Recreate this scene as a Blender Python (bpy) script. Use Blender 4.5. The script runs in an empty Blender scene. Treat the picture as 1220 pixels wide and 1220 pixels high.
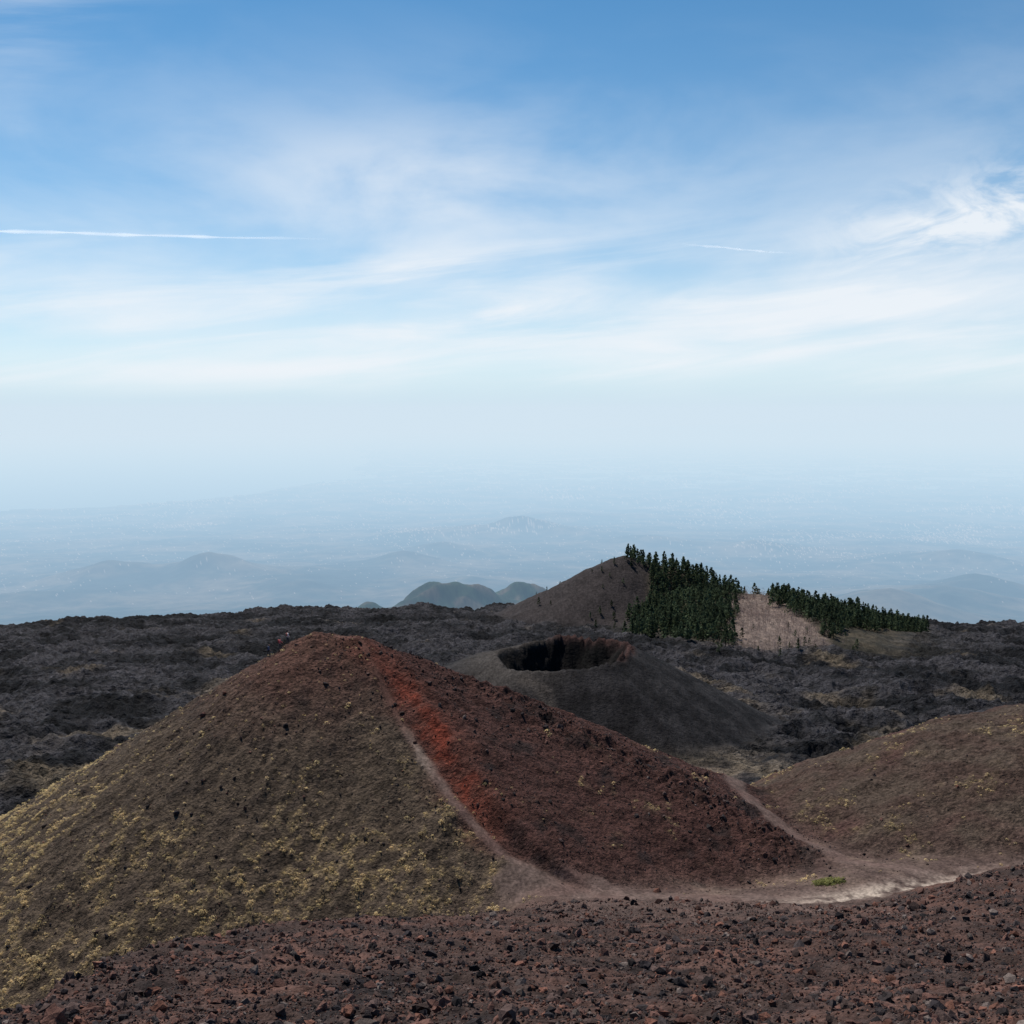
import bpy, math, numpy as np
from mathutils import Vector
rng=np.random.default_rng(7)
scene=bpy.context.scene
scene.view_settings.view_transform='Standard'
# ---------------------------------------------------------------- noise
_t=rng.random(4096)*2*np.pi
GX,GY=np.cos(_t),np.sin(_t)
def _h(ix,iy,s):
    h=(ix*374761393+iy*668265263+s*2147483647+s*974711)&0xFFFFFFFF
    h=((h^(h>>13))*1274126177)&0xFFFFFFFF
    return (h^(h>>16))&4095
def noise(x,y,s=0):
    fx=np.floor(x);fy=np.floor(y);ix=fx.astype(np.int64);iy=fy.astype(np.int64)
    x=x-fx;y=y-fy
    u=x*x*x*(x*(x*6-15)+10);v=y*y*y*(y*(y*6-15)+10)
    def g(a,b):
        k=_h(ix+a,iy+b,s);return GX[k]*(x-a)+GY[k]*(y-b)
    n0=g(0,0);n0=n0+u*(g(1,0)-n0);n1=g(0,1);n1=n1+u*(g(1,1)-n1)
    return (n0+v*(n1-n0))*1.5
def fbm(x,y,sc,o=3,s=0):
    r=0;a=1.0;t=0
    for i in range(o):
        r=r+a*noise(x/sc+i*17.3,y/sc-i*9.1,s+i);t+=a;a*=.5;sc=sc*.5
    return r/t
def ridged(x,y,sc,o=3,s=0):
    r=0;a=1.0;t=0
    for i in range(o):
        r=r+a*(1-2*np.abs(noise(x/sc+i*11.3,y/sc-i*5.7,s+i)));t+=a;a*=.5;sc=sc*.5
    return r/t-.45
def ss(a,b,x):
    t=np.clip((x-a)/(b-a),0,1);return t*t*(3-2*t)
def smax(a,b,k):
    h=np.clip(.5+.5*(a-b)/k,0,1);return b+(a-b)*h+k*h*(1-h)
def seg(x,y,pts):
    D=None
    for p,q in zip(pts[:-1],pts[1:]):
        dx,dy=q[0]-p[0],q[1]-p[1]
        t=np.clip(((x-p[0])*dx+(y-p[1])*dy)/(dx*dx+dy*dy),0,1)
        d=np.hypot(x-p[0]-t*dx,y-p[1]-t*dy)
        D=d if D is None else np.minimum(D,d)
    return D
def ridge(x,y,pts,w,sf,sb=None):
    best=None
    for p,q in zip(pts[:-1],pts[1:]):
        dx,dy=q[0]-p[0],q[1]-p[1]
        t=np.clip(((x-p[0])*dx+(y-p[1])*dy)/(dx*dx+dy*dy),0,1)
        d=np.hypot(x-p[0]-t*dx,y-p[1]-t*dy);z=p[2]+t*(q[2]-p[2]);ny=p[1]+t*dy
        s=sf if sb is None else np.where(y<ny,sf,sb)
        d=np.sqrt(d*d+w*w)-w
        h=z-s*d
        best=h if best is None else np.maximum(best,h)
    return best
def pathx(y): return np.interp(y,[111,115,122,134,149],[4.4,-.9,-6.7,-13.6,-21])
RB=[(-26.8,150,-31.5),(-20.7,149.3,-31.9),(-5.5,147,-36.9),(7.7,141,-41.9),(20.2,135,-46.4),(34,123,-51)]
RC=[(-21,149,-32.1),(-13.6,134,-40.0),(-6.7,122,-45),(-.9,115,-48.4),(4.4,111,-50)]
SAD=[(3,108,-50.6),(28,106,-50),(45,114,-49.8),(85,118,-48.6)]
SAD2=[(40,113,-50.3),(30,142,-54),(31,175,-63),(37,225,-76)]
Pk=[0,200,225,250,300,350,400,500,600,700,850,1000,1200,1500,2000,2500,3000,4000,5000,6000,7000,8000,9000,10000,12000,14000,16000,18000,20000,25000,30000,300000.]
Pr=[0,200,250,400,600,850,1000,1500,3000,6000,7000,9000,12000,16000,20000,30000,300000.]
Pz=[-76,-76,-80,-98,-123,-155,-197,-335,-650,-1185,-1275,-1400,-1530,-1700,-1820,-1880,-1880.]
Pv=np.interp(Pk,Pr,Pz);PL=np.log(np.array(Pk)+1)
BUMPS=[(-410,3100,95,110),(-260,3300,95,150),(-150,3300,95,170),(30,3500,125,160),(110,3600,90,160),
 (-2500,9000,175,300),(-3370,9000,120,350),(-2900,9300,60,900),(107,14000,170,450),(-600,13800,90,800),(900,14500,70,1100),(-1000,10000,120,350),
 (-3500,7600,70,420),(-1500,7900,70,330),(-300,8200,80,420),(-700,11500,100,400),(1500,12500,100,500),(2700,11800,110,450),(4300,10500,130,600),
 (3460,8000,140,420),(2260,6500,160,400),(2900,7200,110,600),(1300,7600,90,450),(-1700,8600,80,500),(700,17500,100,900)]
Yc=[-3e5,0,15000,19500,23400,38600,60000,93000,300000];Xc=[-40000,-30000,-14000,-9095,-5550,-5000,-9000,-15000,-40000]
NAMES=['gravel_slope','saddle_ground','volcanic_cone','volcanic_crater','scrub_hill','wooded_hill','lava_field','distant_plain','sea','dirt_path']
def H(x,y):
    x=np.asarray(x,float);y=np.asarray(y,float)
    r=np.hypot(x,y);yp=np.maximum(y,1.);s=np.where(y>1,x/yp,np.sign(x)*3)
    Fa=np.where(y<0,-1.75-.45*np.maximum(y,-300),np.where(y<55,-1.75-.54*y+.0014*y*y,-27.2-.438*(y-55)))
    Fa=Fa+3.4*ss(.30,.50,s)*ss(50,92,y)*ss(150,112,y)
    Ye=np.interp(s,[-3,-1,-.487,-.42,-.36,-.303,-.2,-.05,.08,.2,.3,3],[10,14,27,35,44,54,62,72,88,96,110,120])
    Ye=Ye+3.5*fbm(x,y,9,3,77)
    F=Fa-.55*np.maximum(0,y-Ye)*ss(.03,-.14,s)-np.maximum(0,np.abs(x)-.9*np.abs(y)-15)*.1*(y>0)
    S=smax(ridge(x,y,SAD,5,.45),ridge(x,y,SAD2,4,.5),1.5)
    rs=np.hypot(x+26.8,y-150)
    M=-31.2-.625*(np.sqrt(rs*rs+4)-2)
    rgt=ss(-2,5,x-pathx(y))
    M=smax(smax(M,ridge(x,y,RC,1.6,.60),1.2),ridge(x,y,RB,1.2,.62-.22*rgt,.62),1.2)
    a=np.arctan2(y-280,x-13);wob=1+.05*np.sin(2*a+1)+.04*np.sin(5*a)
    rc=np.hypot(x-13,y-280)/wob
    rim=-63.9+1.0*np.cos(a-.5)+.9*noise(a*2.2,a*0+3,5)
    C=rim-.6*(np.sqrt(np.maximum(rc-16.5,0)**2+2)-1.4)
    lip=ridge(x,y,[(-13,266,-70),(-15,278,-67.5),(-6,291,-66),(2,296,-65.6)],5,.5)
    C=smax(C,lip,3)
    inner=rim-np.minimum(1.35*np.maximum(16.5-rc,0),16)
    C=np.where(rc<16.5,np.minimum(inner,C),C)
    re=np.hypot(x-95,(y-142)*np.where(y>142,1.9,1.45))
    E=np.interp(re,[0,15,39,54,65,100],[-36.5,-38.6,-44.4,-50.0,-54.5,-72])-.5*np.maximum(re-100,0)+.9*fbm(x,y,18,2,71)*(re<150)
    G=ridge(x,y,[(72,700,-95.5),(100,703,-102),(143,690,-117),(169,680,-119.5),(250,660,-134)],7,.54)
    G=smax(G,ridge(x,y,[(115,640,-114),(118,580,-112),(118,535,-111)],18,.3),5)
    G=smax(G,ridge(x,y,[(150,650,-118),(160,600,-115.5),(158,530,-113)],18,.28),5)
    sea=x<np.interp(y,Yc,Xc)+1500*fbm(x,y,9000,3,91)*ss(12000,25000,r)
    P=np.interp(np.log(r+1),PL,Pv)
    for bx,by,bh,bw in BUMPS:
        d=np.hypot(x-bx,y-by)/bw*(1+.35*noise(x/bw,y/bw,17))
        P=P+bh*np.where(d<3,np.exp(-np.abs(d)**1.6),0)
    P=P+1250*np.exp(-((y-95000)/12000)**2)*ss(-15000,25000,x)*(1+.3*fbm(x,y,30000,3,12))
    comps=[F,S,M,C,E,G,P]
    Hm=F
    for c,k in zip(comps[1:],[1.0,1.5,1.5,1.5,3,2.0]): Hm=smax(Hm,c,k)
    inC=ss(17.5,15.5,rc);Hm=np.where(rc<17.5,Hm*(1-inC)+C*inC,Hm)
    jit=1.6*fbm(x,y,6,3,87)*(r<200)
    W=[np.exp(np.clip((c-Hm+(jit if i==0 else 0))/1.0,-30,0)) for i,c in enumerate(comps)]
    W[3]=np.where(rc<16,1,W[3]);W[6]=np.where(rc<16,0,W[6])
    W[5]=np.exp(np.clip((G-Hm)/2.5,-30,0))
    T=sum(W);W=[w/T for w in W]
    pd=seg(x,y,[(-26,150),(-21,149),(-13.6,134),(-6.7,122),(-.9,115),(4.4,111)])
    pd2=seg(x,y,[(2,111),(15,108.5),(28,107),(36,107.5)])
    pd3=seg(x,y,[(36,107.5),(50,112),(75,115)])
    pd4=seg(x,y,[(46,112),(38,120),(32,134),(30,144),(33,158)])
    pn=.7*fbm(x,y,3,3,31)
    path=np.maximum.reduce([ss(1.25,.2,pd+pn*.8+.35*ss(122,140,y))*(1-.35*ss(124,138,y)),ss(4.8,1.5,pd2+pn*3.4),ss(4.0,1.5,pd3+pn*3.0),ss(1.9,.7,pd4+pn)])*(r<200)
    n=np.zeros_like(Hm)
    fg=.9*fbm(x,y,24,2,8)+.55*fbm(x,y,7,3,1)+.32*fbm(x,y,2.0,2,3)+.17*fbm(x,y,.6,3,6)
    n=n+W[0]*fg*np.where(r<12,r/12,1)*ss(400,120,r)
    mz=.6*fbm(x,y,8,2,11)+.45*fbm(x,y,1.9,3,13)*(1-.5*path)
    ang=np.arctan2(y-150,x+26.8)
    mz=mz+.34*ridged(ang*9,rs*.05,1,2,15)*ss(4,20,rs)
    n=n+(W[1]*.4+W[2]+W[4])*mz*(1-.75*path)
    n=n+W[2]*np.exp(-(seg(x,y,RB[2:])/3.5)**2)*1.0*ridged(x,y,3.2,3,18)
    lava=5*ridged(x,y,70,2,21)*ss(190,330,r)+3.4*ridged(x,y,21,2,23)+2.3*ridged(x,y,6.5,3,26)
    n=n+W[6]*lava*ss(1500,900,r)*ss(150,230,r)*(1-.75*np.exp(-(((x-46)/22)**2+((y-222)/34)**2)))
    n=n+W[3]*(.35*fbm(x,y,7,3,41)+ss(17,14,rc)*1.5*ridged(x,y,5,3,44)+.25*fbm(x,y,1.4,2,45))
    n=n+W[3]*np.exp(-((rc-16.5)/1.6)**2)*(.25+ss(-.2,.6,np.cos(a-.5)))*(.5+1.4*ridged(x,y,3,2,46))
    n=n+W[5]*(3.5*fbm(x,y,45,3,51)+.6*fbm(x,y,5,2,52))
    n=n+14*fbm(x,y,60,3,69)*ss(2700,3000,r)*ss(4300,3800,r)
    far=(55*fbm(x,y,1700,4,61)+16*ridged(x,y,420,3,66))*ss(1300,3500,r)*ss(60000,20000,r)
    n=n+far
    Z=Hm+n
    sl=-1885.
    seam=(sea|(Z<sl))&(r>8000)
    Z=np.where(seam,sl,np.maximum(Z,np.where(r>8000,sl+2,-1e9)))
    Z=Z-r*r/(2*7.4e6)
    lab=np.argmax(np.stack(W),0);lab=np.where(lab==6,np.where(r>1300,7,6),lab)
    lab=np.where(seam,8,lab);lab=np.where((path>.5)&(lab<5),9,lab)
    return Z,W,lab,path,rc,a,seam,s,r
def mix(a,b,t):
    t=np.asarray(t)[...,None];return np.asarray(a)*(1-t)+np.asarray(b)*t
def tuftmask(x,y,W,path,r):
    rs=np.hypot(x+26.8,y-150)
    cl=fbm(x,y,7,4,101);cf=fbm(x,y,1.6,2,104)
    low=ss(10,44,rs)
    dd=seg(x,y,RC)+.5*seg(x,y,RB)
    right=ss(-1,2,x-pathx(y))*(y<150)
    left=1-right
    m=W[2]*(left*np.clip(ss(.05,.45,cl+.75*low-.36)*(.15+1.1*low)+.06,0,1)+right*ss(.12,.5,cl)*ss(10,26,dd)*.5)
    patch=np.exp(-(((x+23)/5)**2+((y-119)/3.2)**2))+np.exp(-(((x+29)/3.5)**2+((y-115)/3)**2))+.7*np.exp(-(((x+9)/2)**2+((y-118.5)/2)**2))
    m=np.clip(m+1.2*W[2]*left*patch*ss(-.2,.15,cl+cf),0,1)
    m=m+W[4]*ss(.0,.5,cl)*.5+W[1]*ss(.1,.45,cl)*.35
    return np.clip(m,0,1)*(1-path)*ss(-.2,.25,cf)
def color(x,y,Z,W,lab,path,rc,a,seam,s,r):
    n1=fbm(x,y,6,4,201);n2=fbm(x,y,1.3,3,205);n3=noise(x/.35,y/.35,207)
    v=(1+.35*n1+.55*n2+.4*n3)[...,None]
    cF=mix((.056,.037,.032),(.092,.050,.040),ss(-.3,.4,n1))
    cF=mix(cF,(.026,.021,.021),ss(.0,.4,fbm(x,y,3,3,209))*.8)
    cF=mix(cF,(.105,.072,.062),ss(58,92,y+14*n1)*.75*ss(-.12,.1,s)*ss(.42,.28,s))
    cS=mix((.085,.058,.05),(.13,.095,.075),ss(-.2,.5,n1))
    rs=np.hypot(x+26.8,y-150)
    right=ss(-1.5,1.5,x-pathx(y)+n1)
    cM=mix((.070,.046,.038),(.076,.056,.041),ss(5,25,rs+6*n1))
    cM=mix(cM,(.092,.045,.034),ss(20,3,rs+5*n1)*.9)
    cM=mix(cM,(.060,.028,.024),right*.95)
    cM=mix(cM,(.020,.015,.015),ss(.08,.45,fbm(x,y,4.5,4,211))*(.45+.35*right))
    RP=[(-20,148),(-16,143),(-10.5,135.5),(-7,127),(-3,120)]
    dr=seg(x,y,RP)+2.6*fbm(x,y,5,4,213)
    cM=mix(cM,(.105,.038,.027),ss(5.0,.5,dr)*.75)
    cM=mix(cM,(.20,.040,.022),ss(2.0,-.9,dr+1.8*n2)*.75*ss(147,138,y)*ss(119,125,y))
    tm=tuftmask(x,y,W,path,r)
    cM=mix(cM,(.21,.155,.09),np.clip(tm*.5,0,1))
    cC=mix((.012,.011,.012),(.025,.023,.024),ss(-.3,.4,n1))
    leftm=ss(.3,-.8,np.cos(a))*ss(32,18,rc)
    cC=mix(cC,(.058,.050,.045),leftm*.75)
    cC=mix(cC,(.007,.006,.006),ss(16.5,15,rc)*.9)  # shade on the inner crater walls painted into their colour
    cC=mix(cC,(.06,.028,.024),np.exp(-((rc-16.8)/1.2)**2)*ss(.2,.7,np.cos(a-.6))*.7)
    pdc=seg(x,y,[(3,262),(8,258),(9,251),(6,244),(9,236)])
    cC=mix(cC,(.075,.063,.055),ss(2.6,.6,pdc+n1)*.6)
    cE=mix((.070,.045,.036),(.066,.048,.037),ss(-.3,.3,n1));cE=mix(cE,(.075,.037,.033),ss(.05,.45,fbm(x,y,14,3,215))*.8)
    cE=mix(cE,(.19,.14,.08),np.clip(tm*.55,0,1))
    l1=fbm(x,y,60,4,221);l2=fbm(x,y,12,3,225)
    cP=mix((.010,.0105,.0125),(.050,.048,.054),ss(-.3,.4,l1+.7*l2))
    tan=ss(.12,.44,fbm(x,y,38,4,231)+.14*ss(450,230,r)-.20*ss(330,600,r))*.6
    tan=np.maximum(tan,np.exp(-(((x-46)/22)**2+((y-222)/30)**2))*ss(-.3,.2,l2)*.9)
    cP=mix(cP,(.155,.122,.085),tan*ss(-.4,.3,n1+.5))
    cG=mix((.030,.027,.020),(.065,.053,.037),ss(-.3,.4,fbm(x,y,15,3,241)))
    cG=mix(cG,(.034,.028,.028),ss(.138,.118,s+.012*l2)*ss(600,630,y))
    clr=ss(.190,.21,s+.02*l2)*ss(.014,-.01,s-.245-(690-y)*.00024+.03*l2)*ss(465,500,y+25*l2)*ss(695,675,y)
    cG=mix(cG,(.19,.145,.125),clr*.85)
    f1=fbm(x,y,900,4,251);f2=fbm(x,y,160,3,255)
    cD=mix((.018,.026,.020),(.085,.075,.055),ss(-.3,.45,f1+.4*f2))
    town=ss(.05,.45,fbm(x,y,2600,3,261))*ss(10000,13000,r)
    speck=rng.random(x.shape)<(.015+.16*town)*ss(7000,11000,r)
    cD=mix(cD,(.38,.34,.32),speck*.6)
    cD=mix(cD,(.022,.036,.020),ss(4300,3900,r))
    cD=mix(cD,(.07,.058,.04),ss(4300,3900,r)*ss(.0,.3,noise(x/70,y/70,34)))
    cD=cD*(1+.5*noise(x/9,y/9,33)*(r<4500))[...,None]
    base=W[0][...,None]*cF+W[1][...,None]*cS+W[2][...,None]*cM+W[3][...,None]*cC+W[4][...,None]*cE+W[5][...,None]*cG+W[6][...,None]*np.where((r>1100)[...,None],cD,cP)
    pc=mix((.135,.096,.083),(.100,.064,.056),ss(-.3,.4,n1))
    pale=np.exp(-(((x-39)/11)**2+((y-107.8-.28*(x-36))/2.4)**2))*ss(-.6,.1,n1+n2)+.5*np.exp(-(((x+11.5)/2)**2+((y-130)/6)**2))
    pc=mix(pc,(.42,.35,.29),np.clip(pale,0,1)*.95)
    pc=mix(pc,(.095,.048,.038),ss(126,140,y)*(x<0)*.9)
    base=mix(base,pc,path*.8)
    base=np.where((r>1100)[...,None],base,base*v)
    base=np.where(seam[...,None],np.array([.02,.045,.07]),base)
    return np.clip(base,.006,.8)
# ---------------------------------------------------------------- terrain sheet
azd=np.radians(np.linspace(-28,28,1150))
azl=np.radians(np.concatenate([np.linspace(-180,-32,40),np.linspace(-31.5,-28.1,30)]))
az=np.concatenate([azl,azd,-azl[::-1]])
rr=np.concatenate([[.02],np.geomspace(.6,15,28,endpoint=False),np.geomspace(15,68,380,endpoint=False),np.geomspace(68,100,90,endpoint=False),
  np.linspace(100,170,420,endpoint=False),np.geomspace(170,850,520,endpoint=False),np.geomspace(850,2800,30,endpoint=False),np.geomspace(2800,4000,70,endpoint=False),np.geomspace(4000,6000,15,endpoint=False),
  1/np.linspace(1/6000,1/250000,320)])
NR,NC=len(rr),len(az)
R,A=np.meshgrid(rr,az,indexing='ij');X=R*np.sin(A);Y=R*np.cos(A)
out=[];cols=[];labs=[]
for i in range(0,NR,100):
    x,y=X[i:i+100],Y[i:i+100]
    h=H(x,y);out.append(h[0]);labs.append(h[2])
    cols.append(color(x,y,*h))
Z=np.concatenate(out);LAB=np.concatenate(labs);COL=np.concatenate(cols)
V=np.stack([X,Y,Z],-1).reshape(-1,3).astype(np.float32);COL=COL.reshape(-1,3)
idx=np.arange(NR*NC).reshape(NR,NC)
Q=np.stack([idx[:-1,:-1],idx[:-1,1:],idx[1:,1:],idx[1:,:-1]],-1).reshape(-1,4)[:,::-1]
FL=LAB[:-1,:-1].reshape(-1)
def make_mesh(name,verts,faces,cols=None,mat=None,smooth=True):
    me=bpy.data.meshes.new(name);k=faces.shape[1]
    me.vertices.add(len(verts));me.vertices.foreach_set('co',np.ascontiguousarray(verts,dtype=np.float32).ravel())
    me.loops.add(faces.size);me.loops.foreach_set('vertex_index',np.ascontiguousarray(faces,dtype=np.int32).ravel())
    me.polygons.add(len(faces));me.polygons.foreach_set('loop_start',np.arange(0,faces.size,k,dtype=np.int32))
    me.polygons.foreach_set('loop_total',np.full(len(faces),k,dtype=np.int32))
    me.update(calc_edges=True)
    me.polygons.foreach_set('use_smooth',np.full(len(faces),smooth))
    if cols is not None:
        ca=me.color_attributes.new('Col','FLOAT_COLOR','POINT')
        c4=np.ones((len(verts),4),np.float32);c4[:,:3]=cols;ca.data.foreach_set('color',c4.ravel())
    ob=bpy.data.objects.new(name,me);scene.collection.objects.link(ob)
    if mat: me.materials.append(mat)
    return ob
def attr_mat(name,bump=0.0,bs=1.0,rough=.95,var=.3,vs=3.0,transl=0):
    m=bpy.data.materials.new(name);m.use_nodes=True;nt=m.node_tree;N=nt.nodes;L=nt.links
    b=N['Principled BSDF'];b.inputs['Roughness'].default_value=rough
    b.inputs['Specular IOR Level'].default_value=.1
    at=N.new('ShaderNodeAttribute');at.attribute_name='Col'
    tc=N.new('ShaderNodeNewGeometry')
    nz=N.new('ShaderNodeTexNoise');nz.inputs['Scale'].default_value=vs;nz.inputs['Detail'].default_value=3;nz.inputs['Roughness'].default_value=.7
    L.new(tc.outputs['Position'],nz.inputs['Vector'])
    mr=N.new('ShaderNodeMapRange');mr.inputs[1].default_value=.3;mr.inputs[2].default_value=.7;mr.inputs[3].default_value=1-var;mr.inputs[4].default_value=1+var
    L.new(nz.outputs['Fac'],mr.inputs[0])
    mx=N.new('ShaderNodeVectorMath');mx.operation='SCALE';L.new(at.outputs['Color'],mx.inputs[0]);L.new(mr.outputs[0],mx.inputs['Scale'])
    L.new(mx.outputs[0],b.inputs['Base Color'])
    if bump:
        n2=N.new('ShaderNodeTexNoise');n2.inputs['Scale'].default_value=bs;n2.inputs['Detail'].default_value=4;n2.inputs['Roughness'].default_value=.65
        L.new(tc.outputs['Position'],n2.inputs['Vector'])
        bp=N.new('ShaderNodeBump');bp.inputs['Strength'].default_value=1;bp.inputs['Distance'].default_value=bump
        L.new(n2.outputs['Fac'],bp.inputs['Height']);L.new(bp.outputs[0],b.inputs['Normal'])
    if transl:
        tr=N.new('ShaderNodeBsdfTranslucent');ms=N.new('ShaderNodeMixShader');ms.inputs[0].default_value=transl
        L.new(mx.outputs[0],tr.inputs['Color']);L.new(b.outputs[0],ms.inputs[1]);L.new(tr.outputs[0],ms.inputs[2]);L.new(ms.outputs[0],N['Material Output'].inputs['Surface'])
    return m
MT={0:attr_mat('scoria_gravel',bump=.22,bs=4,var=.5,vs=9),1:attr_mat('saddle_scoria',bump=.18,bs=2.5,var=.4,vs=4),
 2:attr_mat('cone_scoria',bump=.65,bs=2.0,var=.55,vs=3),3:attr_mat('crater_ash',bump=.45,bs=1.2,var=.35,vs=1.5),4:attr_mat('hill_scoria',bump=.6,bs=1.8,var=.5,vs=2.5),
 5:attr_mat('hill_soil',bump=.7,bs=.6,var=.35,vs=.5),6:attr_mat('lava_rock',bump=3.2,bs=.5,var=.6,vs=.5),7:attr_mat('plain_fields',var=.4,vs=.006),
 8:attr_mat('sea_water',rough=.3,var=.05,vs=.001),9:attr_mat('path_dust',bump=.12,bs=3,var=.35,vs=4)}
for k,nm in enumerate(NAMES):
    q=Q[FL==k]
    if len(q)==0: continue
    u,inv=np.unique(q,return_inverse=True)
    make_mesh(nm,V[u],inv.reshape(q.shape),COL[u],MT[k])
# ---------------------------------------------------------------- scatter helpers
def ico(sub):
    import bmesh
    bm=bmesh.new();bmesh.ops.create_icosphere(bm,subdivisions=sub,radius=1)
    v=np.array([p.co[:] for p in bm.verts]);f=np.array([[w.index for w in p.verts] for p in bm.faces]);bm.free();return v,f
def rot_rand(n):
    q=rng.normal(size=(n,4));q/=np.linalg.norm(q,axis=1)[:,None];w,x,y,z=q.T
    return np.stack([1-2*(y*y+z*z),2*(x*y-z*w),2*(x*z+y*w),2*(x*y+z*w),1-2*(x*x+z*z),2*(y*z-x*w),2*(x*z-y*w),2*(y*z+x*w),1-2*(x*x+y*y)],1).reshape(n,3,3)
def rocks(name,x,y,size,cols,sub,mat,sink=.25):
    v,f=ico(sub);n=len(x);z=H(x,y)[0]
    vv=np.repeat(v[None],n,0)*(1+.28*rng.normal(size=(n,len(v),1)).clip(-1.4,1.4))
    vv=vv*(rng.uniform(.6,1.15,(n,1,3)))
    vv=np.einsum('nij,nvj->nvi',rot_rand(n),vv)*size[:,None,None]
    vv+=np.stack([x,y,z+size*sink],1)[:,None]
    ff=f[None]+(np.arange(n)*len(v))[:,None,None]
    return make_mesh(name,vv.reshape(-1,3),ff.reshape(-1,3),np.repeat(cols,len(v),0),mat,False)
rm=attr_mat('scoria_rock',bump=.03,bs=18,var=.35,vs=14)
PAL=np.array([[.070,.047,.042],[.108,.057,.046],[.040,.032,.032],[.14,.066,.048],[.026,.022,.024],[.12,.095,.085]])
def rcol(n,p): return PAL[rng.choice(6,n,p=p)]*rng.uniform(.55,1.5,(n,1))
pf=[.3,.25,.16,.10,.10,.09]
n=150000;r_=np.exp(rng.uniform(np.log(14),np.log(100),n));a_=np.radians(rng.uniform(-31,31,n));x_,y_=r_*np.sin(a_),r_*np.cos(a_)
h=H(x_,y_);k=(h[1][0]>.4)&(rng.random(n)<.6+1.0*fbm(x_,y_,2.5,2,301))
x_,y_,r_=x_[k],y_[k],r_[k];sz=(.026+.014*rng.pareto(1.9,len(x_))).clip(.022,.17)*(r_/30)**.6
rocks('scoria_pebbles',x_,y_,sz,rcol(len(x_),pf),1,rm)
n=700;r_=np.exp(rng.uniform(np.log(14),np.log(70),n));a_=np.radians(rng.uniform(-31,31,n));x_,y_=r_*np.sin(a_),r_*np.cos(a_)
h=H(x_,y_);k=h[1][0]>.4;x_,y_=x_[k],y_[k];rocks('scoria_rocks',x_,y_,rng.uniform(.08,.2,len(x_))*rng.uniform(.5,1.3,len(x_)),rcol(len(x_),pf),2,rm,.15)
n=60000;x_=rng.uniform(-90,110,n);y_=rng.uniform(96,175,n);h=H(x_,y_)
W=h[1];px=pathx(y_)
dn=ss(.0,.5,fbm(x_,y_,5,3,311)+.15)
crest=np.exp(-(seg(x_,y_,RB[1:])/5)**2)
pr=(W[2]*(.18+.5*(x_>px)*dn+.2*dn+.4*crest)+W[4]*.25*dn+W[1]*.12)*(1-h[3])
k=rng.random(n)<pr;x_,y_=x_[k],y_[k];sz=(.06+.045*rng.pareto(2.5,len(x_))).clip(.05,.38)*(1+.5*crest[k])
rocks('cone_rocks',x_,y_,sz,rcol(len(x_),[.25,.15,.25,.05,.25,.05]),1,rm,.1)
def tufts(name,x,y,size,cols,mat,nb=22):
    n=len(x);z=H(x,y)[0]
    th=rng.uniform(0,2*np.pi,(n,nb));el=rng.uniform(.1,1.5,(n,nb));ln=size[:,None]*rng.uniform(.75,1.1,(n,nb))
    d=np.stack([np.cos(th)*np.cos(el),np.sin(th)*np.cos(el),np.sin(el)*.8],-1)
    sd=rng.normal(size=(n,nb,3));sd-=d*(sd*d).sum(-1)[...,None];sd/=np.linalg.norm(sd,axis=-1)[...,None];sd*=size[:,None,None]*.24
    up=np.cross(d,sd)
    c=np.stack([x,y,z+size*.15],1)[:,None]
    p0=c+d*ln[...,None]-sd-up*.5;p1=c+d*ln[...,None]+sd-up*.5;p2=c+d*ln[...,None]*1.05+up*.9
    vv=np.stack([p0,p1,p2],2).reshape(-1,3);ff=np.arange(len(vv)).reshape(-1,3)
    return make_mesh(name,vv,ff,np.repeat(cols,nb*3,0),mat,False)
gm=attr_mat('dry_grass',var=.25,vs=6,transl=.5)
n=210000;x_=rng.uniform(-95,125,n);y_=rng.uniform(88,190,n);h=H(x_,y_)
tm=tuftmask(x_,y_,h[1],h[3],h[8]);k=rng.random(n)<tm*.8;x_,y_=x_[k],y_[k]
sz=rng.uniform(.10,.24,len(x_))*(1+.9*(rng.random(len(x_))<.14))
gc=np.array([.74,.58,.32])*rng.uniform(.6,1.15,(len(x_),1))+rng.uniform(-.02,.02,(len(x_),1))*np.array([1,0,.5])
tufts('cushion_grass',x_,y_,sz,gc,gm)
n=220;x_=33.7+rng.normal(size=n)*.7;y_=112.5+rng.normal(size=n)*.45
tufts('cushion_bush',x_,y_,rng.uniform(.2,.45,n),np.array([.24,.24,.09])*rng.uniform(.7,1.3,(n,1)),gm)
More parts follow.
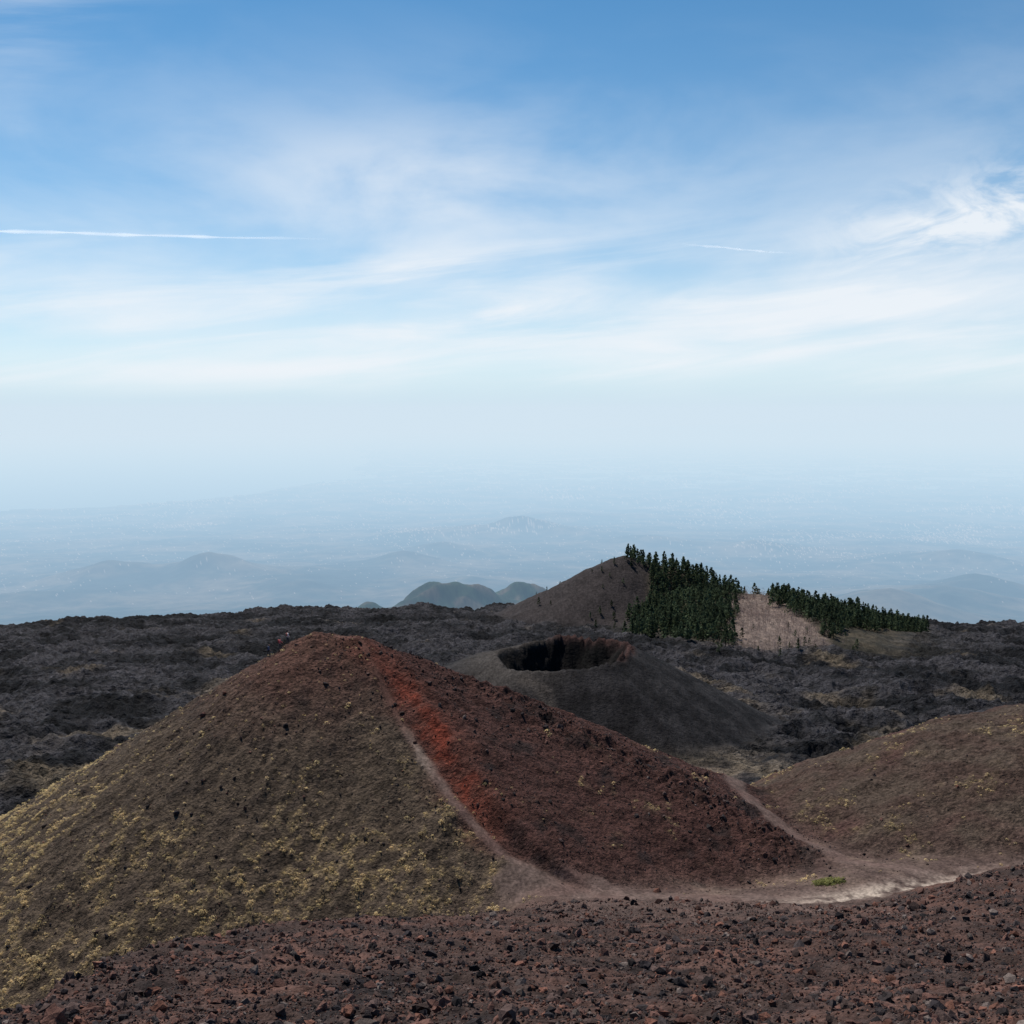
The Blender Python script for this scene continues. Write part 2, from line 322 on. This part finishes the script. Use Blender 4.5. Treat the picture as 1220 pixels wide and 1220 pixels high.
# ---------------------------------------------------------------- trees
def trees(name,x,y,hgt,nb,mat,base,bare=False,wid=.27):
    n=len(x);z=H(x,y)[0]
    VV=[];FF=[];CC=[]
    ang=np.arange(5)*2*np.pi/5;ring=np.stack([np.cos(ang),np.sin(ang),0*ang],1)
    b=np.stack([x,y,z-.3],1)[:,None]+ring[None]*(hgt*.022)[:,None,None]
    t=np.stack([x,y,z+hgt*(.93 if not bare else .6)],1)[:,None]+ring[None]*(hgt*.004)[:,None,None]
    v=np.concatenate([b,t],1);f=np.array([[i,(i+1)%5,(i+1)%5+5,i+5] for i in range(5)])
    VV.append(v.reshape(-1,3));FF.append((f[None]+(np.arange(n)*10)[:,None,None]).reshape(-1,4));CC.append(np.tile([.06,.045,.035] if not bare else [.2,.16,.15],(n*10,1)));off=n*10
    if bare:
        u=rng.random((n,nb));prof=np.sqrt(np.clip(1-(2*u-1)**2,0,1))*.9+.1;low=.12;wid=.38
    else:
        u=rng.random((n,nb))**.8
        prof=(1-u**1.8)**.75*(.75+.25*np.sin(u*21+rng.uniform(0,6,(n,1))))+.05;low=.10
    rad=hgt[:,None]*wid*prof*rng.uniform(.3,1.1,(n,nb))*rng.uniform(.75,1.25,(n,1))
    th=rng.uniform(0,2*np.pi,(n,nb))
    lop=1+.3*np.cos(th-rng.uniform(0,6.28,(n,1)))
    c=np.stack([x[:,None]+rad*lop*np.cos(th),y[:,None]+rad*lop*np.sin(th),z[:,None]+hgt[:,None]*(low+u*(1-low))],-1)
    m=n*nb;Rm=rot_rand(m);s=(hgt[:,None]*rng.uniform(.035,.075,(n,nb))*(1.15-.4*u)).reshape(-1)
    if bare: q=np.array([[-1,-.15,0],[1,-.12,0],[1,.12,0],[-1,.15,0.]])*1.1
    else: q=np.array([[-1,-.6,0],[.9,-.8,.3],[1.1,.6,0],[-.8,.8,-.3]])
    vv=np.einsum('nij,vj->nvi',Rm,q)*s[:,None,None]+c.reshape(-1,1,3)
    VV.append(vv.reshape(-1,3));FF.append(np.arange(m*4).reshape(-1,4)+off)
    cc=base*rng.uniform(.6,1.5,(n,1,1))*rng.uniform(.6,1.4,(n,nb,1))*np.ones((1,1,3))
    CC.append(np.repeat(cc.reshape(-1,3),4,0))
    return make_mesh(name,np.concatenate(VV),np.concatenate(FF),np.concatenate(CC),mat,False)
lm=attr_mat('pine_needles',var=.2,vs=1,transl=.35)
def region(n,test,mind):
    x=rng.uniform(5,330,n);y=rng.uniform(430,760,n);k=test(x,y,x/y);x,y=x[k],y[k]
    keep=[];cell={}
    for i in range(len(x)):
        c=(int(x[i]//mind),int(y[i]//mind));ok=True
        for a in (-1,0,1):
            for b in (-1,0,1):
                for j in cell.get((c[0]+a,c[1]+b),()):
                    if (x[i]-x[j])**2+(y[i]-y[j])**2<mind*mind: ok=False
        if ok: keep.append(i);cell.setdefault(c,[]).append(i)
    return x[keep],y[keep]
def fA(x,y,s):
    w=.012*noise(x/14,y/14,401)+.006*noise(x/4,y/4,408)
    a=(s+w>.113)&(s+w<.200+.010*ss(650,690,y))&(y>515+(.2-s)*480+20*noise(x/10,y/10,402))&(y<712)&~((s<.128)&(y>650)&(y<690))
    b=(s+w>.230+(690-y)*.00036)&(s+w<.380)&(y>np.interp(s,[.23,.27,.30,.33,.38],[640,585,555,600,635])+16*noise(x/9,y/9,403))&(y<705)
    c=(s>.283)&(s<.305)&(y>530)&(y<600)&(noise(x/8,y/8,404)>.0)
    return (a|b|c)&(noise(x/14,y/14,406)>-.5)
x_,y_=region(70000,fA,3.2)
trees('pine_forest',x_,y_,rng.uniform(4.8,10.5,len(x_))*(1-.15*(x_/y_>.32)),95,lm,np.array([.056,.076,.042]),wid=.29)
def fS(x,y,s): return ((s>.07)&(s<.115)&(y>600)&(y<690)&(noise(x/9,y/9,409)>.38))|((s>.19)&(s<.33)&(y>480)&(y<560)&(noise(x/9,y/9,410)>.40))|((s<.09)&(s>.02)&(y>640)&(y<750)&(noise(x/12,y/12,411)>.40))
x_,y_=region(5000,fS,6);trees('pine_saplings',x_,y_,rng.uniform(2.5,5.5,len(x_)),90,lm,np.array([.06,.078,.04]))
def fB(x,y,s):
    w=.012*noise(x/14,y/14,401)+.02*noise(x/11,y/11,405);return (s+w>.195)&(s+w<.248+(690-y)*.00026)&(y>498+20*noise(x/9,y/9,412))&(y<692)&~fA(x,y,s)
x_,y_=region(20000,fB,2.9);trees('bare_trees',x_,y_,rng.uniform(2.4,5.4,len(x_)),90,lm,np.array([.25,.19,.17]),True)
# ---------------------------------------------------------------- hikers
def simple_mat(name,c,r=.8):
    m=bpy.data.materials.new(name);m.use_nodes=True;nt=m.node_tree;b=nt.nodes['Principled BSDF'];b.inputs['Roughness'].default_value=r
    nz=nt.nodes.new('ShaderNodeTexNoise');nz.inputs['Scale'].default_value=25
    cr=nt.nodes.new('ShaderNodeValToRGB');cr.color_ramp.elements[0].color=(*[k*.8 for k in c],1);cr.color_ramp.elements[1].color=(*[min(1,k*1.15) for k in c],1)
    nt.links.new(nz.outputs['Fac'],cr.inputs[0]);nt.links.new(cr.outputs[0],b.inputs['Base Color']);return m
skin=simple_mat('skin',(.5,.3,.22));hair=simple_mat('hair',(.05,.03,.02))
def hiker(name,x,y,rotz,top,trs,pack,stride=.18,lean=.08,arm=.2,sc=1.0):
    z=float(H(np.array([x]),np.array([y]))[0][0])
    P={'pel':(0,0,.95,.15),'spi':(0,lean*.5,1.15,.135),'che':(0,lean,1.36,.165),'nek':(0,lean+.02,1.50,.06),'hed0':(0,lean+.04,1.58,.08),'hed1':(0,lean+.05,1.67,.098),'hed2':(0,lean+.05,1.75,.055),
       'nose':(0,lean+.165,1.645,.014),'earL':(-.098,lean+.04,1.655,.016),'earR':(.098,lean+.04,1.655,.016)}
    E=[('pel','spi'),('spi','che'),('che','nek'),('nek','hed0'),('hed0','hed1'),('hed1','hed2'),('hed1','nose'),('hed1','earL'),('hed1','earR')]
    for sgn,t in ((-1,'L'),(1,'R')):
        st=stride*sgn
        P['hip'+t]=(.1*sgn,0,.9,.10);P['kne'+t]=(.11*sgn,st*.6+.05,.50,.062);P['ank'+t]=(.11*sgn,st,.09,.042);P['toe'+t]=(.12*sgn,st+.17,.04,.038)
        P['sho'+t]=(.19*sgn,lean,1.42,.065);P['elb'+t]=(.25*sgn,lean-st*.7,1.14,.045);P['wri'+t]=(.24*sgn,lean-st*.7+arm,.96,.03);P['pal'+t]=(.235*sgn,lean-st*.7+arm+.06,.90,.034)
        E+=[('pel','hip'+t),('hip'+t,'kne'+t),('kne'+t,'ank'+t),('ank'+t,'toe'+t),('che','sho'+t),('sho'+t,'elb'+t),('elb'+t,'wri'+t),('wri'+t,'pal'+t)]
        for i in range(5):
            P[f'f{i}a{t}']=(.235*sgn+(i-2)*.013,lean-st*.7+arm+.09,.875-.004*abs(i-2),.009);P[f'f{i}b{t}']=(.235*sgn+(i-2)*.016,lean-st*.7+arm+.10,.835+.012*abs(i-2)+(.03 if i==4 else 0),.008)
            E+=[('pal'+t,f'f{i}a{t}'),(f'f{i}a{t}',f'f{i}b{t}')]
    keys=list(P);me=bpy.data.meshes.new(name);me.from_pydata([P[k][:3] for k in keys],[(keys.index(a),keys.index(b)) for a,b in E],[])
    ob=bpy.data.objects.new(name,me);scene.collection.objects.link(ob)
    md=ob.modifiers.new('Skin','SKIN')
    for i,k in enumerate(keys):
        me.skin_vertices[0].data[i].radius=(P[k][3],)*2;me.skin_vertices[0].data[i].use_root=(k=='pel')
    sd=ob.modifiers.new('Sub','SUBSURF');sd.levels=3;sd.render_levels=3
    me.update();bpy.context.view_layer.update()
    dg=bpy.context.evaluated_depsgraph_get();m2=bpy.data.meshes.new_from_object(ob.evaluated_get(dg));ob.modifiers.clear();ob.data=m2
    m2.materials.clear()
    for m in (top,trs,skin,hair,simple_mat('boots',(.05,.04,.035))): m2.materials.append(m)
    for p in m2.polygons:
        c=p.center;k=0
        if c.z<.12:k=4
        elif c.z<.93 and abs(c.x)<.205:k=1
        elif abs(c.x)>.2 and c.z<1.0:k=2
        elif c.z>1.51:k=3 if (c.z>1.72 or (c.y<lean+.03 and abs(c.x)<.092)) else 2
        p.material_index=k;p.use_smooth=True
    ob.location=(x,y,z-.03);ob.rotation_euler=(0,0,rotz);ob.scale=(sc,)*3
    import bmesh
    from mathutils import Matrix
    bm=bmesh.new();bmesh.ops.create_cube(bm,size=1,matrix=Matrix.Translation((0,-.21+lean,1.27))@Matrix.Diagonal((.30,.18,.45,1)))
    bmesh.ops.bevel(bm,geom=bm.edges[:],offset=.06,segments=3,affect='EDGES');mb=bpy.data.meshes.new('rucksack');bm.to_mesh(mb);bm.free()
    rb=bpy.data.objects.new('rucksack',mb);mb.materials.append(simple_mat('rucksack_cloth',pack));rb.parent=ob;scene.collection.objects.link(rb)
hiker('hiker',-32.6,151.6,math.radians(-80),simple_mat('pink_jacket',(.8,.22,.22)),simple_mat('grey_trousers',(.08,.08,.09)),(.6,.12,.10))
hiker('hiker',-31.4,151.2,math.radians(-60),simple_mat('light_jacket',(.85,.75,.72)),simple_mat('navy_trousers',(.03,.035,.06)),(.5,.15,.12),stride=.12)
hiker('hiker',-34.3,151.9,math.radians(-95),simple_mat('blue_jacket',(.10,.14,.25)),simple_mat('dark_trousers',(.03,.03,.03)),(.05,.05,.06),stride=-.15)
# ---------------------------------------------------------------- haze layer
def haze():
    t,b,w=-185,-12000,270000
    v=np.array([[-w,-w,b],[w,-w,b],[w,w,b],[-w,w,b],[-w,-w,t],[w,-w,t],[w,w,t],[-w,w,t]],float)
    f=np.array([[3,2,1,0],[4,5,6,7],[0,1,5,4],[1,2,6,5],[2,3,7,6],[3,0,4,7]])
    m=bpy.data.materials.new('haze_air');m.use_nodes=True;nt=m.node_tree;nt.nodes.remove(nt.nodes['Principled BSDF'])
    o=nt.nodes['Material Output'];ab=nt.nodes.new('ShaderNodeVolumeAbsorption');em=nt.nodes.new('ShaderNodeEmission');ad=nt.nodes.new('ShaderNodeAddShader')
    k=1.05e-4;sg=(.55,.76,1.0);S=(.65,.78,.885)
    ab.inputs['Color'].default_value=(*[1-a for a in sg],1);ab.inputs['Density'].default_value=k
    em.inputs['Color'].default_value=(*[a*c for a,c in zip(sg,S)],1);em.inputs['Strength'].default_value=k  # emission stands in for sky light scattered by the haze
    nt.links.new(ab.outputs[0],ad.inputs[0]);nt.links.new(em.outputs[0],ad.inputs[1]);nt.links.new(ad.outputs[0],o.inputs['Volume'])
    make_mesh('haze',v,f,None,m,False)
haze()
# ---------------------------------------------------------------- contrails
def contrail(name,p0,p1,w,op,head=30,tail=3):
    n=120;t=np.linspace(0,1,n);p0=np.array(p0);p1=np.array(p1);c=p0+(p1-p0)*t[:,None]
    c[:,2]+=25*np.sin(t*7)+12*np.sin(t*23)
    ww=w*(.5+.5*np.sin(t*31)*.3+.3*np.sin(t*67)*.4)*(1-.5*t)
    up=np.array([0,0,1.])
    vs=[]
    for j in [-1,-.5,0,.5,1]: vs.append(c+up*(j*ww)[:,None])
    v=np.stack(vs,1).reshape(-1,3);f=[]
    for i in range(n-1):
        for j in range(4): a=i*5+j;f.append([a,a+1,a+6,a+5])
    al=np.tile([0,.7,1,.7,0],(n,1))*(np.clip(np.minimum(t*head,(1-t)*tail),0,1)*op*(.85+.15*np.sin(t*40)))[:,None]
    m=bpy.data.materials.new('ice_cloud');m.use_nodes=True;nt=m.node_tree;b=nt.nodes['Principled BSDF']
    b.inputs['Base Color'].default_value=(.9,.9,.9,1);b.inputs['Roughness'].default_value=1
    b.inputs['Emission Color'].default_value=(1,1,1,1);b.inputs['Emission Strength'].default_value=.7  # added self-glow in place of sunlight scattered in the trail
    at=nt.nodes.new('ShaderNodeAttribute');at.attribute_name='Col';nt.links.new(at.outputs['Fac'],b.inputs['Alpha'])
    make_mesh(name,v,np.array(f),np.repeat(al.reshape(-1,1),3,1),m,True)
contrail('contrail',(-31000,60000,9450),(-9000,57000,8500),230,.75)
contrail('contrail',(8600,57000,8250),(15300,60000,8200),150,.5,4,3)
# ---------------------------------------------------------------- world
SE,SR=56,-28
w=bpy.data.worlds.new('World');scene.world=w;w.use_nodes=True;nt=w.node_tree;N=nt.nodes;L=nt.links
bg=N['Background'];bg.inputs['Strength'].default_value=.1
sky=N.new('ShaderNodeTexSky');sky.sky_type='NISHITA';sky.sun_disc=False;sky.sun_elevation=math.radians(SE);sky.sun_rotation=math.radians(SR)
sky.altitude=2000;sky.air_density=1.0;sky.dust_density=.6;sky.ozone_density=2.5
def M(op,a,b=None,c=None,clamp=False):
    n=N.new('ShaderNodeMath');n.operation=op;n.use_clamp=clamp
    for i,v in enumerate((a,b,c)):
        if v is None: continue
        if isinstance(v,(int,float)): n.inputs[i].default_value=v
        else: L.new(v,n.inputs[i])
    return n.outputs[0]
tc=N.new('ShaderNodeTexCoord');sp=N.new('ShaderNodeSeparateXYZ');L.new(tc.outputs['Generated'],sp.inputs[0])
az_=M('ARCTAN2',sp.outputs[0],sp.outputs[1]);el=M('ARCSINE',sp.outputs[2])
def comb(x,y,z=0):
    n=N.new('ShaderNodeCombineXYZ')
    for i,v in enumerate((x,y,z)):
        if isinstance(v,(int,float)): n.inputs[i].default_value=v
        else: L.new(v,n.inputs[i])
    return n.outputs[0]
def NZ(v,sc,det=6,ro=.6,dist=0):
    n=N.new('ShaderNodeTexNoise');n.inputs['Scale'].default_value=sc;n.inputs['Detail'].default_value=det;n.inputs['Roughness'].default_value=ro;n.inputs['Distortion'].default_value=dist
    L.new(v,n.inputs['Vector']);return n.outputs['Fac']
def SS(v,a,b,c=0,d=1):
    n=N.new('ShaderNodeMapRange');n.interpolation_type='SMOOTHSTEP'
    for i,k in enumerate((a,b,c,d)): n.inputs[i+1].default_value=k
    L.new(v,n.inputs[0]);return n.outputs[0]
def G(a0,sa,e0,se,tilt=0):
    da=M('SUBTRACT',az_,a0);ee=M('SUBTRACT',M('SUBTRACT',el,e0),M('MULTIPLY',da,tilt))
    q=M('ADD',M('POWER',M('ABSOLUTE',M('DIVIDE',da,sa)),2),M('POWER',M('ABSOLUTE',M('DIVIDE',ee,se)),2))
    return M('EXPONENT',M('MULTIPLY',q,-1))
elr=M('SUBTRACT',el,M('MULTIPLY',az_,.10))
streak=NZ(comb(M('MULTIPLY',az_,2.2),M('MULTIPLY',elr,18),3.1),1.6,7,.56,.5)
soft=NZ(comb(M('MULTIPLY',az_,3),M('MULTIPLY',el,7),8.7),1.3,6,.55,.3)
wisp=NZ(comb(M('MULTIPLY',az_,10),M('MULTIPLY',el,22),1.7),1.2,9,.60,1.2)
band=SS(el,.19,.05)
c1=M('MULTIPLY',SS(streak,.34,.74),M('MULTIPLY',band,.72))
c1=M('ADD',c1,M('MULTIPLY',G(.02,.20,.083,.014,.08),SS(streak,.3,.65,.15,.6)))
c1=M('ADD',c1,M('MULTIPLY',G(-.05,.17,.125,.018,.10),SS(streak,.35,.65,.0,.30)))
c1=M('ADD',c1,M('MULTIPLY',G(.40,.20,.10,.025,.06),.5))
c2=M('MULTIPLY',SS(wisp,.34,.68),M('MULTIPLY',G(.41,.11,.158,.032,.15),.95))
c2=M('ADD',c2,M('MULTIPLY',SS(soft,.35,.7),M('MULTIPLY',G(-.09,.16,.195,.045,0),.42)))
c2=M('ADD',c2,M('MULTIPLY',SS(streak,.4,.7),M('MULTIPLY',G(-.40,.10,.31,.05,.5),.26)))
c3=M('MULTIPLY',SS(soft,.36,.72),M('MULTIPLY',SS(el,.38,.16),.30))
cl=M('MINIMUM',M('ADD',M('ADD',c1,c2),c3),.92)
cl=M('MULTIPLY',cl,SS(el,.0,.035))
hz=M('EXPONENT',M('MULTIPLY',M('MAXIMUM',el,0),-8.0))
def MIX(f,a,b):
    n=N.new('ShaderNodeMix');n.data_type='RGBA'
    L.new(f,n.inputs[0])
    for k,i in ((a,6),(b,7)):
        if isinstance(k,tuple): n.inputs[i].default_value=(*k,1)
        else: L.new(k,n.inputs[i])
    return n.outputs[2]
hcol=MIX(SS(el,.0,.05),(6.5,7.8,8.85),(8.6,9.1,9.55))
tint=N.new('ShaderNodeVectorMath');tint.operation='MULTIPLY';L.new(sky.outputs[0],tint.inputs[0]);tint.inputs[1].default_value=(.27,.83,1.02)
c=MIX(hz,tint.outputs[0],hcol)
c=MIX(cl,c,(8.6,9.05,9.55))
L.new(c,bg.inputs['Color'])
# ---------------------------------------------------------------- sun & camera
sd=bpy.data.lights.new('sun','SUN');sd.energy=5.0;sd.angle=math.radians(.5);sd.color=(1,.93,.83)
so=bpy.data.objects.new('sun',sd);scene.collection.objects.link(so)
dirv=Vector((math.sin(math.radians(SR))*math.cos(math.radians(SE)),math.cos(math.radians(SR))*math.cos(math.radians(SE)),math.sin(math.radians(SE))))
so.rotation_euler=dirv.to_track_quat('Z','Y').to_euler()
cd=bpy.data.cameras.new('camera');co=bpy.data.objects.new('camera',cd);scene.collection.objects.link(co)
cd.sensor_width=36;cd.lens=36*1308/1220;cd.clip_start=.1;cd.clip_end=600000
co.rotation_euler=(math.radians(90-5.46),0,0);scene.camera=co
